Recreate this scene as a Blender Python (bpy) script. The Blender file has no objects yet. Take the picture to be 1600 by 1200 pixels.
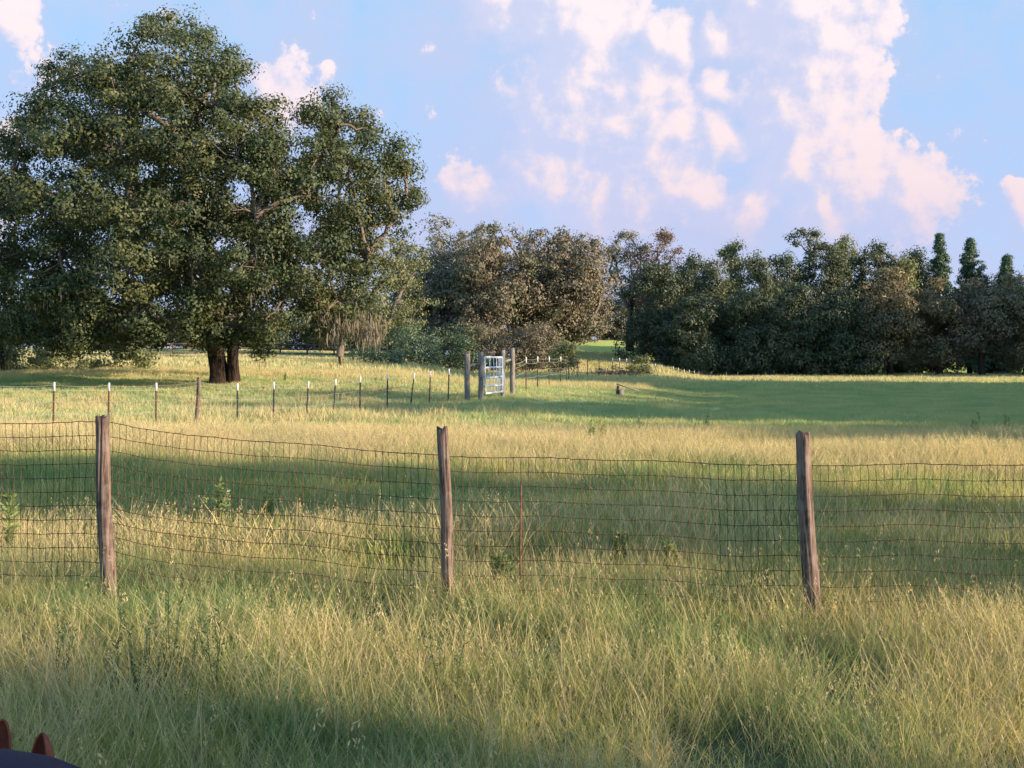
import bpy, math, random
import numpy as np
from mathutils import Vector

# ------------------------------------------------------------------ camera, sun, sky
F = 1900.0            # focal length in pixels of the 1600 wide photograph
HOR = 570.0           # horizon row
CH = 1.75             # camera height
R = math.radians
sc = bpy.context.scene
C = sc.collection
cam = bpy.data.cameras.new('camera'); camo = bpy.data.objects.new('camera', cam); C.objects.link(camo)
cam.sensor_width = 36; cam.lens = 36 * F / 1600
cam.shift_y = -(600 - HOR) / 1600
cam.clip_start = 0.05; cam.clip_end = 6000
camo.location = (0, 0, CH); camo.rotation_euler = (R(90), 0, 0)
sc.camera = camo
SUN_AZ, SUN_EL = R(90 + 19), R(12.5)
sd = Vector((math.sin(SUN_AZ) * math.cos(SUN_EL), math.cos(SUN_AZ) * math.cos(SUN_EL), math.sin(SUN_EL)))
sl = bpy.data.lights.new('sun', 'SUN'); sl.energy = 4.8; sl.angle = R(0.5); sl.color = (1.0, 0.80, 0.59)
so = bpy.data.objects.new('sun', sl); C.objects.link(so); so.rotation_euler = sd.to_track_quat('Z', 'Y').to_euler()
sc.view_settings.view_transform = 'Standard'; sc.view_settings.look = 'None'
sc.view_settings.exposure = 1.95; sc.view_settings.gamma = 1
sc.cycles.max_bounces = 6; sc.cycles.diffuse_bounces = 3; sc.cycles.transmission_bounces = 3
sc.cycles.transparent_max_bounces = 4
sc.cycles.use_denoising = True

def px2ang(px, py):
    x = (px - 800) / F; z = (HOR - py) / F
    return math.atan(x), math.atan(z * math.cos(math.atan(x)))

class NT:
    """small helper for node trees"""
    def __init__(s, t): s.t = t; s.n = t.nodes; s.l = t.links
    def put(s, v, sock):
        if hasattr(v, 'is_linked') or isinstance(v, bpy.types.NodeSocket): s.l.new(v, sock)
        elif v is not None: sock.default_value = v
    def math(s, op, a, b=None, c=None, clamp=False):
        m = s.n.new('ShaderNodeMath'); m.operation = op; m.use_clamp = clamp
        s.put(a, m.inputs[0]); s.put(b, m.inputs[1]); s.put(c, m.inputs[2]); return m.outputs[0]
    def vec(s, op, a, b=None, sc=None):
        m = s.n.new('ShaderNodeVectorMath'); m.operation = op
        s.put(a, m.inputs[0]); s.put(b, m.inputs[1])
        if sc is not None: s.put(sc, m.inputs['Scale'])
        return m.outputs['Value'] if op in ('DISTANCE', 'LENGTH', 'DOT_PRODUCT') else m.outputs[0]
    def noise(s, v, scale, detail=4, rough=.55, out='Fac', dist=0, dim='3D'):
        m = s.n.new('ShaderNodeTexNoise'); m.noise_dimensions = dim
        s.put(v, m.inputs['Vector']); s.put(scale, m.inputs['Scale']); s.put(detail, m.inputs['Detail']); s.put(rough, m.inputs['Roughness'])
        m.inputs['Distortion'].default_value = dist
        return m.outputs[out]
    def ss(s, v, a, b, lo=0., hi=1.):
        m = s.n.new('ShaderNodeMapRange'); m.interpolation_type = 'SMOOTHSTEP'
        s.put(v, m.inputs[0]); s.put(a, m.inputs[1]); s.put(b, m.inputs[2]); m.inputs[3].default_value = lo; m.inputs[4].default_value = hi
        return m.outputs[0]
    def mix(s, f, a, b, mode='MIX'):
        m = s.n.new('ShaderNodeMix'); m.data_type = 'RGBA'; m.blend_type = mode
        s.put(f, m.inputs[0])
        for v, k in ((a, 6), (b, 7)):
            if isinstance(v, tuple): m.inputs[k].default_value = (*v, 1) if len(v) == 3 else v
            else: s.put(v, m.inputs[k])
        return m.outputs[2]

w = bpy.data.worlds.new('World'); sc.world = w; w.use_nodes = True
w.cycles.sampling_method = 'MANUAL'; w.cycles.sample_map_resolution = 256
def build_world():
    t = w.node_tree; t.nodes.clear(); N = NT(t)
    tc = t.nodes.new('ShaderNodeTexCoord')
    sep = t.nodes.new('ShaderNodeSeparateXYZ'); t.links.new(tc.outputs['Generated'], sep.inputs[0])
    X, Y, Z = sep.outputs
    az = N.math('ARCTAN2', X, Y); el = N.math('ARCSINE', Z)
    cmb = t.nodes.new('ShaderNodeCombineXYZ'); t.links.new(az, cmb.inputs[0]); t.links.new(el, cmb.inputs[1])
    P = cmb.outputs[0]
    sky = t.nodes.new('ShaderNodeTexSky'); sky.sky_type = 'NISHITA'; sky.sun_disc = False
    sky.sun_elevation = SUN_EL; sky.sun_rotation = SUN_AZ; sky.air_density = 1.0; sky.dust_density = 0.3; sky.ozone_density = 2.0
    # cloud density group: cumulus heaps in azimuth / elevation, broken up by billow noise
    g = bpy.data.node_groups.new('cloud_density', 'ShaderNodeTree')
    g.interface.new_socket('P', in_out='INPUT', socket_type='NodeSocketVector')
    g.interface.new_socket('D', in_out='OUTPUT', socket_type='NodeSocketFloat')
    gi = g.nodes.new('NodeGroupInput'); go = g.nodes.new('NodeGroupOutput'); G = NT(g)
    P0 = gi.outputs[0]
    wv = G.noise(P0, 14, 3, .55, 'Color', dim='2D')
    wv = G.vec('SUBTRACT', wv, (.5, .5, .5)); wv = G.vec('MULTIPLY', wv, (.035, .035, 0)); Pw = G.vec('ADD', P0, wv)
    blobs = [(880, 0, 75), (925, 70, 62), (885, 140, 60), (950, 190, 72), (1010, 130, 45), (1040, 70, 38), (1030, 210, 60), (1050, 270, 42),
             (880, 215, 50), (860, 275, 48), (930, 300, 52), (1000, 300, 48), (1170, 322, 34), (1100, 300, 34), (735, 285, 40, .75),
             (1250, 0, 85), (1290, 60, 52), (1275, 125, 62), (1225, 185, 52), (1290, 175, 42), (1245, 240, 60), (1300, 260, 58), (1350, 290, 40), (1290, 315, 45),
             (1430, 305, 46), (1130, 60, 26), (1125, 135, 20), (1600, 315, 22), (0, 20, 30), (780, -10, 40), (1120, 215, 30),
             (-40, 200, 110, -.05), (60, 120, 90, -.15), (450, 150, 62, .35), (5, 30, 25, .4), (-20, 320, 60, .1)]
    cur = None
    for (bx, by, br, *pk) in blobs:
        a, e = px2ang(bx, by); r = br * 1.20 / F * math.cos(a)
        d = G.vec('DISTANCE', Pw, (a, e, 0))
        v = G.math('MULTIPLY_ADD', d, -1 / r, pk[0] if pk else 1.0)
        cur = v if cur is None else G.math('SMOOTH_MAX', cur, v, .35)
    cur = G.math('MAXIMUM', cur, -.9)
    vo = g.nodes.new('ShaderNodeTexVoronoi'); vo.voronoi_dimensions = '2D'; vo.feature = 'F1'; g.links.new(Pw, vo.inputs['Vector']); vo.inputs['Scale'].default_value = 24
    vo.inputs['Detail'].default_value = 2; vo.inputs['Roughness'].default_value = .45; vo.normalize = True
    b1 = G.math('MULTIPLY_ADD', vo.outputs['Distance'], -.75, .78)
    b2 = G.noise(P0, 38, 7, .60, dim='2D'); b2 = G.math('MULTIPLY_ADD', b2, 1.7, -.80)
    dd = G.math('ADD', cur, b1); dd = G.math('ADD', dd, b2)
    g.links.new(dd, go.inputs[0])
    def dens(p):
        n = t.nodes.new('ShaderNodeGroup'); n.node_tree = g; t.links.new(p, n.inputs[0]); return n.outputs[0]
    d0 = dens(P); d1 = dens(N.vec('ADD', P, (.009, .006, 0)))
    rel = N.math('SUBTRACT', d0, d1)
    d2 = dens(N.vec('ADD', P, (.034, .016, 0))); rel2 = N.math('SUBTRACT', d0, d2)
    lit = N.ss(N.math('ADD', N.math('MULTIPLY', rel, 1.1), N.math('MULTIPLY', rel2, .7)), -1.6, 2.1)
    high = N.ss(el, .02, .33)
    soft = N.noise(P, 7, 4, .5, dim='2D')
    veil = N.ss(N.math('MULTIPLY', N.ss(az, -.45, .0), N.ss(az, .42, .12)), 0., 1.)
    veil = N.math('MULTIPLY', veil, N.ss(soft, .34, .6))
    mask = N.ss(d0, .02, N.math('MULTIPLY_ADD', N.ss(lit, .2, .6), -.5, .75))
    # bigger soft body behind the crisp heaps
    body = N.ss(d0, -1.0, .2)
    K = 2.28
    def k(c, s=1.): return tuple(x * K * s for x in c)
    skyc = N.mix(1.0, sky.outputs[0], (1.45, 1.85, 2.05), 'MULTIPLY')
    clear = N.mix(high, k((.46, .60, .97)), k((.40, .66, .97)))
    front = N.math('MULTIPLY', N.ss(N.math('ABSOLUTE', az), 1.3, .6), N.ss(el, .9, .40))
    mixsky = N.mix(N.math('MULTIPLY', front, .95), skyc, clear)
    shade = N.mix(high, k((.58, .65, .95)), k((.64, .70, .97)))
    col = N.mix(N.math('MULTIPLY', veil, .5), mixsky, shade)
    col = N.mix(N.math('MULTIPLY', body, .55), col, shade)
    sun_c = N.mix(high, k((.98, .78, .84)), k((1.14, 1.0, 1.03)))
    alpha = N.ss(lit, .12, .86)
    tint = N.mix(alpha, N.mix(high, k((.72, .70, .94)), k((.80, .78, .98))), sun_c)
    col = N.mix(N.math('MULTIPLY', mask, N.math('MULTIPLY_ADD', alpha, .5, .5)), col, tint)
    # pale layer just above the tree line
    lay = N.math('MULTIPLY', front, N.math('MULTIPLY', N.ss(el, .15, .08), N.ss(soft, .3, .6)))
    col = N.mix(N.math('MULTIPLY', lay, .5), col, k((.66, .66, .90)))
    # below the horizon plain
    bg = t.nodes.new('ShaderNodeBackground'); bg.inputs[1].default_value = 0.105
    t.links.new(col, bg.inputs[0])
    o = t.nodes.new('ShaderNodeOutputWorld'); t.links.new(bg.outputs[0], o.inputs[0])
build_world()

# ------------------------------------------------------------------ helpers
rng = np.random.default_rng(7); random.seed(7)

def smooth(a, b, x): t = np.clip((x - a) / (b - a), 0, 1); return t * t * (3 - 2 * t)

_LS = np.array([80, 60, 45, 38, 34, 25, 18, 14, 11, 8, 4.])           # px per metre rows
_LD = np.log(F / _LS)
_CX = (np.array([-400, 300, 600, 760, 880, 930, 1000, 1100, 2200]) - 800) / F
_TZ = np.array([
 [0, 0, .2, .8, 1.1, 1.7, 2.3, 3.3, 4.0, 4.5, 5],
 [0, 0, .2, .8, 1.1, 1.7, 2.3, 3.3, 4.0, 4.5, 5],
 [0, 0, .2, .7, 1.0, 1.5, 2.0, 2.9, 3.4, 3.5, 4],
 [0, 0, .3, .6, .7, .8, .9, 1.2, 1.8, 3.0, 4],
 [0, 0, .2, .5, .6, .75, 1.0, 2.9, 5.3, 5.6, 5.6],
 [0, 0, .15, .45, .6, .7, .9, 2.8, 5.3, 5.6, 5.6],
 [0, 0, .1, .35, .5, .6, .9, 2.6, 5.1, 5.5, 5.6],
 [0, 0, .0, .1, .15, .3, .4, .5, .9, 1.6, 3],
 [0, 0, .0, .1, .15, .3, .4, .5, .9, 1.6, 3]])
def ground(x, y):
    x = np.asarray(x, float); y = np.asarray(y, float)
    ys = np.maximum(y, 1.0); c = np.clip(x / ys, _CX[0], _CX[-1]); ld = np.clip(np.log(ys), _LD[0], _LD[-1])
    i = np.clip(np.searchsorted(_CX, c) - 1, 0, len(_CX) - 2); j = np.clip(np.searchsorted(_LD, ld) - 1, 0, len(_LD) - 2)
    u = (c - _CX[i]) / (_CX[i + 1] - _CX[i]); v = (ld - _LD[j]) / (_LD[j + 1] - _LD[j])
    u = u * u * (3 - 2 * u)
    z = (_TZ[i, j] * (1 - u) + _TZ[i + 1, j] * u) * (1 - v) + (_TZ[i, j + 1] * (1 - u) + _TZ[i + 1, j + 1] * u) * v
    z = z + 0.035 * np.sin(x * .9 + 1.3) * np.sin(y * .7) + .02 * np.sin(x * 2.1 + y * 1.7)
    return z
def gz(x, y): return float(ground(x, y))
def at(px, s, py=None):
    """point at pixel column px at px-per-metre s; on the ground unless a row is given"""
    x = (px - 800) / s; y = F / s
    return Vector((x, y, gz(x, y) if py is None else CH - (py - HOR) / s))

def np_mesh(name, V, quads=None, tris=None, attrs=None, smooth_=False):
    me = bpy.data.meshes.new(name)
    V = np.asarray(V, np.float32); me.vertices.add(len(V)); me.vertices.foreach_set('co', V.ravel())
    nq = 0 if quads is None else len(quads); nt = 0 if tris is None else len(tris)
    loops = []
    if nq: loops.append(np.asarray(quads, np.int32).ravel())
    if nt: loops.append(np.asarray(tris, np.int32).ravel())
    loops = np.concatenate(loops)
    me.loops.add(len(loops)); me.loops.foreach_set('vertex_index', loops)
    st = np.concatenate([np.arange(nq) * 4, nq * 4 + np.arange(nt) * 3]).astype(np.int32)
    me.polygons.add(nq + nt); me.polygons.foreach_set('loop_start', st)
    if smooth_: me.polygons.foreach_set('use_smooth', np.ones(nq + nt, bool))
    for k, (a, dom) in (attrs or {}).items():
        at_ = me.attributes.new(k, 'FLOAT', dom); at_.data.foreach_set('value', np.asarray(a, np.float32))
    me.update(calc_edges=True)
    return me

def obj(name, me, mat, parent=None, loc=None):
    o = bpy.data.objects.new(name, me); C.objects.link(o)
    if mat is not None and me is not None and len(me.materials) == 0: me.materials.append(mat)
    if parent is not None: o.parent = parent
    if loc is not None: o.location = loc
    return o
def thing(name, label, cat, loc=(0, 0, 0), group=None):
    o = bpy.data.objects.new(name, None); C.objects.link(o); o.location = loc; o.empty_display_size = .3
    return tag(o, label, cat, group)
def tag(o, label, cat, group=None):
    o['label'] = label; o['category'] = cat
    if group: o['group'] = group
    return o

class MB:
    def __init__(s): s.v = []; s.q = []; s.t = []; s.n = 0
    def add(s, V, q=None, t=None):
        V = np.asarray(V, float)
        if q is not None and len(q): s.q.append(np.asarray(q) + s.n)
        if t is not None and len(t): s.t.append(np.asarray(t) + s.n)
        s.v.append(V); s.n += len(V); return s
    def tube(s, pts, rad, sides=6, cap=True, twist=0., rfun=None):
        pts = np.asarray(pts, float); n = len(pts); rad = np.broadcast_to(np.asarray(rad, float), (n,))
        T = np.gradient(pts, axis=0); T /= np.linalg.norm(T, axis=1)[:, None] + 1e-9
        ref = np.array([0, 0, 1.]) if abs(T[0][2]) < .9 else np.array([1., 0, 0])
        U = np.cross(T, ref); U /= np.linalg.norm(U, axis=1)[:, None] + 1e-9; W = np.cross(T, U)
        a = np.arange(sides) / sides * 2 * np.pi
        rr = rad[:, None] * np.ones((n, sides))
        if rfun is not None: rr = rr * rfun(np.linspace(0, 1, n)[:, None], a[None, :])
        V = pts[:, None, :] + rr[:, :, None] * (np.cos(a)[None, :, None] * U[:, None, :] + np.sin(a)[None, :, None] * W[:, None, :])
        V = V.reshape(-1, 3); q = []
        i, j = np.meshgrid(np.arange(n - 1), np.arange(sides), indexing='ij'); i = i.ravel(); j = j.ravel(); k = (j + 1) % sides
        q = np.stack([i * sides + j, i * sides + k, (i + 1) * sides + k, (i + 1) * sides + j], 1)
        t = []
        if cap:
            V = np.vstack([V, pts[0], pts[-1]]); c0 = n * sides; c1 = c0 + 1
            for j in range(sides):
                k = (j + 1) % sides; t.append((c0, k, j)); t.append((c1, (n - 1) * sides + j, (n - 1) * sides + k))
        return s.add(V, q, np.array(t) if t else None)
    def box(s, c, size, rz=0., rot=None):
        c = np.asarray(c, float); h = np.asarray(size, float) / 2
        V = np.array([[x, y, z] for x in (-1, 1) for y in (-1, 1) for z in (-1, 1)]) * h
        if rot is not None: V = V @ np.array(rot.to_matrix()).T
        elif rz: cs, sn = math.cos(rz), math.sin(rz); V = V @ np.array([[cs, sn, 0], [-sn, cs, 0], [0, 0, 1]])
        return s.add(V + c, [(0, 1, 3, 2), (4, 6, 7, 5), (0, 4, 5, 1), (2, 3, 7, 6), (0, 2, 6, 4), (1, 5, 7, 3)])
    def mesh(s, name, sm=False):
        return np_mesh(name, np.vstack(s.v), np.vstack(s.q) if s.q else None, np.vstack(s.t) if s.t else None, smooth_=sm)
    def build(s, name, mat, parent=None, sm=False, loc=None):
        return obj(name, s.mesh(name, sm), mat, parent, loc)

# ------------------------------------------------------------------ materials
def new_mat(name):
    m = bpy.data.materials.new(name); m.use_nodes = True; t = m.node_tree; t.nodes.clear()
    o = t.nodes.new('ShaderNodeOutputMaterial'); return m, NT(t), o
def foliage_mat(name, ca, cb, cc, transl=.3, nscale=.5, gloss=.25):
    m, N, o = new_mat(name)
    a = N.n.new('ShaderNodeAttribute'); a.attribute_name = 'tint'
    g = N.n.new('ShaderNodeNewGeometry')
    n1 = N.noise(g.outputs['Position'], nscale, 3)
    c = N.mix(a.outputs['Fac'], ca, cb)
    c = N.mix(N.ss(n1, .48, .68), c, cc)
    b = N.n.new('ShaderNodeBsdfPrincipled'); N.put(c, b.inputs['Base Color']); b.inputs['Roughness'].default_value = .6
    b.inputs['Specular IOR Level'].default_value = gloss
    tr = N.n.new('ShaderNodeBsdfTranslucent'); N.put(N.mix(1., c, (1.25, 1.2, .5), 'MULTIPLY'), tr.inputs[0])
    mx = N.n.new('ShaderNodeMixShader'); mx.inputs[0].default_value = transl
    N.l.new(b.outputs[0], mx.inputs[1]); N.l.new(tr.outputs[0], mx.inputs[2]); N.l.new(mx.outputs[0], o.inputs[0])
    return m
def bark_mat(name, c1, c2, scale=3., bump=.6):
    m, N, o = new_mat(name)
    tc = N.n.new('ShaderNodeTexCoord'); mp = N.n.new('ShaderNodeMapping'); mp.inputs['Scale'].default_value = (1, 1, .18)
    N.l.new(tc.outputs['Object'], mp.inputs[0])
    n = N.noise(mp.outputs[0], scale * 6, 8, .65); n2 = N.noise(mp.outputs[0], scale * 30, 5, .6)
    f = N.ss(N.math('MULTIPLY_ADD', n2, .5, N.math('MULTIPLY', n, .6)), .35, .72)
    b = N.n.new('ShaderNodeBsdfPrincipled'); N.put(N.mix(f, c1, c2), b.inputs['Base Color']); b.inputs['Roughness'].default_value = .9
    b.inputs['Specular IOR Level'].default_value = .15
    bp = N.n.new('ShaderNodeBump'); bp.inputs['Strength'].default_value = bump; bp.inputs['Distance'].default_value = .02
    N.l.new(f, bp.inputs['Height']); N.l.new(bp.outputs[0], b.inputs['Normal']); N.l.new(b.outputs[0], o.inputs[0])
    return m
def simple_mat(name, c, rough=.6, metal=0., c2=None, ns=20., spec=.12):
    m, N, o = new_mat(name)
    b = N.n.new('ShaderNodeBsdfPrincipled'); b.inputs['Roughness'].default_value = rough; b.inputs['Metallic'].default_value = metal
    b.inputs['Specular IOR Level'].default_value = spec
    if c2:
        tc = N.n.new('ShaderNodeTexCoord'); n = N.noise(tc.outputs['Object'], ns, 6, .65)
        N.put(N.mix(N.ss(n, .42, .62), c, c2), b.inputs['Base Color'])
    else: b.inputs['Base Color'].default_value = (*c, 1)
    N.l.new(b.outputs[0], o.inputs[0]); return m

M_OAK = foliage_mat('oak_leaves', (.021, .033, .013), (.042, .052, .017), (.064, .066, .020), .24)
M_OLIVE = foliage_mat('olive_leaves', (.085, .10, .042), (.12, .125, .05), (.12, .12, .055), .3)
M_BROWN = foliage_mat('brown_leaves', (.075, .066, .042), (.125, .10, .066), (.07, .075, .040), .22, .28)
M_GREYG = foliage_mat('grey_green_leaves', (.085, .086, .066), (.125, .115, .09), (.08, .085, .05), .22, .3)
M_RED = foliage_mat('reddish_leaves', (.080, .048, .036), (.12, .066, .046), (.06, .06, .035), .22, .4)
M_DARK = foliage_mat('forest_leaves', (.032, .046, .028), (.056, .068, .032), (.080, .084, .040), .25, .25)
M_CONI = foliage_mat('needle_leaves', (.035, .060, .036), (.050, .078, .042), (.05, .08, .04), .2, .3)
M_TANL = foliage_mat('tan_leaves', (.105, .086, .048), (.15, .115, .06), (.08, .08, .042), .25, .3)
M_BUSH = foliage_mat('bush_leaves', (.040, .068, .042), (.06, .085, .045), (.05, .075, .045), .25, .5)
M_WEED = foliage_mat('weed_leaves', (.09, .14, .045), (.14, .18, .06), (.12, .15, .05), .35, 2.)
M_MOSS = foliage_mat('spanish_moss', (.085, .075, .055), (.14, .11, .08), (.11, .095, .07), .3, .6, .1)
M_BARK = bark_mat('bark', (.006, .004, .0035), (.030, .018, .013))
M_LIMB = bark_mat('limb_bark', (.045, .035, .028), (.14, .11, .09))
M_DLIMB = bark_mat('dark_limb_bark', (.03, .024, .02), (.10, .08, .065))

# ------------------------------------------------------------------ ground
def build_ground():
    ys = np.concatenate([np.arange(-60, 0, 6), np.arange(0, 30, .5), np.arange(30, 100, 1.5), np.arange(100, 260, 5), np.array([280, 320, 400, 600, 1000, 2000, 3500])])
    xs = np.concatenate([-np.array([3000, 1500, 700, 400, 250, 180])[:], np.arange(-140, -40, 5), np.arange(-40, 40, .8), np.arange(40, 140, 5), np.array([145, 180, 250, 400, 700, 1500, 3000])])
    X, Y = np.meshgrid(xs, ys, indexing='ij'); Z = ground(X, Y)
    V = np.stack([X, Y, Z], -1).reshape(-1, 3); n, m = X.shape
    i, j = np.meshgrid(np.arange(n - 1), np.arange(m - 1), indexing='ij'); i = i.ravel(); j = j.ravel()
    q = np.stack([i * m + j, (i + 1) * m + j, (i + 1) * m + j + 1, i * m + j + 1], 1)
    me = np_mesh('ground', V, q, smooth_=True)
    mt, N, o = new_mat('meadow_soil')
    g = N.n.new('ShaderNodeNewGeometry')
    a = N.noise(g.outputs['Position'], .35, 5, .6); b = N.noise(g.outputs['Position'], 14, 6, .7)
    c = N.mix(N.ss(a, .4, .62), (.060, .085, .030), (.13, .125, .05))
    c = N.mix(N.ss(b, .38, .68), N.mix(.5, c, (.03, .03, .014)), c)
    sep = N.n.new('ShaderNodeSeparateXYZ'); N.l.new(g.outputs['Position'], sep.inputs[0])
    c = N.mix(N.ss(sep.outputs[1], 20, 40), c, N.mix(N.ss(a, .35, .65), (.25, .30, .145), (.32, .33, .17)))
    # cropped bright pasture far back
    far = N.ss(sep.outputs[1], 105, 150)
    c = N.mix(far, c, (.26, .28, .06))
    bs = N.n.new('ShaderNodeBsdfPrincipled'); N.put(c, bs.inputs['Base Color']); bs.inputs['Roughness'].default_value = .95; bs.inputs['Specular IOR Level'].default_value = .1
    bp = N.n.new('ShaderNodeBump'); bp.inputs['Strength'].default_value = .7; bp.inputs['Distance'].default_value = .05
    N.l.new(b, bp.inputs['Height']); N.l.new(bp.outputs[0], bs.inputs['Normal']); N.l.new(bs.outputs[0], o.inputs[0])
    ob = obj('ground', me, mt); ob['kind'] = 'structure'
build_ground()

# ------------------------------------------------------------------ grass
def grass_mat():
    m, N, o = new_mat('grass_blades')
    dry = N.n.new('ShaderNodeAttribute'); dry.attribute_name = 'dry'
    hgt = N.n.new('ShaderNodeAttribute'); hgt.attribute_name = 'hgt'
    g = N.n.new('ShaderNodeNewGeometry'); P = g.outputs['Position']
    sep = N.n.new('ShaderNodeSeparateXYZ'); N.l.new(P, sep.inputs[0])
    n1 = N.noise(P, .55, 4, .6); n2 = N.noise(P, 3.5, 3, .5)
    ver = N.mix(N.ss(n1, .35, .65), (.145, .20, .075), (.30, .275, .085))
    ver = N.mix(N.ss(n2, .5, .75), ver, (.095, .165, .08))
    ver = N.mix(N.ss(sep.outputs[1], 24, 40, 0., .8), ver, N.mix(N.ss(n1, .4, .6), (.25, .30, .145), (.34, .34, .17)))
    straw = N.mix(n2, (.34, .31, .155), (.47, .33, .20))
    f = N.math('ADD', dry.outputs['Fac'], N.math('MULTIPLY_ADD', n1, 1.7, -.85))
    f = N.math('ADD', f, N.math('MULTIPLY', hgt.outputs['Fac'], .12))
    c = N.mix(N.ss(f, .50, .95), ver, straw)
    b = N.n.new('ShaderNodeBsdfDiffuse'); N.put(c, b.inputs[0])
    tr = N.n.new('ShaderNodeBsdfTranslucent'); N.put(N.mix(1., c, (1.1, 1.1, .6), 'MULTIPLY'), tr.inputs[0])
    mx = N.n.new('ShaderNodeMixShader'); mx.inputs[0].default_value = .42
    N.l.new(b.outputs[0], mx.inputs[1]); N.l.new(tr.outputs[0], mx.inputs[2]); N.l.new(mx.outputs[0], o.inputs[0])
    return m
M_GRASS = grass_mat()

def blades(n, rad, hmin, hmax, wid, lean, curl, dryf, seed, seg=3, heads=0., headsz=.012, tangle=0.):
    r = np.random.default_rng(seed)
    a = r.uniform(0, 2 * np.pi, n); d = rad * np.sqrt(r.uniform(0, 1, n)); base = np.stack([d * np.cos(a), d * np.sin(a), np.full(n, -.03)], 1)
    h = r.uniform(hmin, hmax, n); la = r.uniform(0, 2 * np.pi, n); lm = np.abs(r.normal(0, lean, n)) + tangle * r.uniform(0, 1, n) ** 2
    dirh = np.stack([np.cos(la), np.sin(la), 0 * la], 1)
    cu = r.uniform(.2, 1, n) * curl
    w = wid * r.uniform(.6, 1.3, n); fa = r.uniform(0, np.pi, n); side = np.stack([np.cos(fa), np.sin(fa), 0 * fa], 1)
    ts = np.linspace(0, 1, seg + 1)
    dry = np.clip(r.normal(dryf, .28, n), 0, 1)
    V = []; DR = []; HG = []
    for t in ts[:-1]:
        p = base + dirh * ((lm * t + cu * t * t) * h)[:, None]; p[:, 2] += h * t * (1 - .35 * cu * t)
        ww = w * (1 - .55 * t)
        V += [p - side * ww[:, None] / 2, p + side * ww[:, None] / 2]; DR += [dry, dry]; HG += [np.full(n, t)] * 2
    p = base + dirh * ((lm + cu) * h)[:, None]; p[:, 2] += h * (1 - .35 * cu)
    V.append(p); DR.append(dry); HG.append(np.ones(n))
    tip = p
    V = np.stack(V, 1).reshape(-1, 3); k = 2 * seg + 1; DR = np.stack(DR, 1).ravel(); HG = np.stack(HG, 1).ravel()
    b0 = np.arange(n) * k; q = []
    for i in range(seg - 1): q.append(np.stack([b0 + 2 * i, b0 + 2 * i + 1, b0 + 2 * i + 3, b0 + 2 * i + 2], 1))
    t3 = np.stack([b0 + 2 * seg - 2, b0 + 2 * seg - 1, b0 + 2 * seg], 1)
    q = np.vstack(q)
    if heads > 0:       # loose seed heads
        sel = np.where(r.uniform(0, 1, n) < heads)[0]; reps = 7
        idx = np.repeat(sel, reps); m = len(idx)
        c = tip[idx] + r.normal(0, 1, (m, 3)) * np.array([headsz, headsz, headsz * 2.6]) - np.array([0, 0, headsz * 2])
        A = r.normal(0, 1, (m, 3)); A[:, 2] = np.abs(A[:, 2]) + 1; A /= np.linalg.norm(A, axis=1)[:, None]
        B = np.cross(A, r.normal(0, 1, (m, 3))); B /= np.linalg.norm(B, axis=1)[:, None]
        L = headsz * 1.3; Wd = headsz * .35
        HV = np.stack([c - A * L, c + B * Wd, c + A * L, c - B * Wd], 1).reshape(-1, 3)
        o = len(V); hq = o + np.arange(m * 4).reshape(-1, 4)
        V = np.vstack([V, HV]); q = np.vstack([q, hq]); DR = np.concatenate([DR, np.full(m * 4, .95)]); HG = np.concatenate([HG, np.ones(m * 4)])
    return np_mesh('grass_tuft', V, q, t3, {'dry': (DR, 'POINT'), 'hgt': (HG, 'POINT')})

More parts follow.
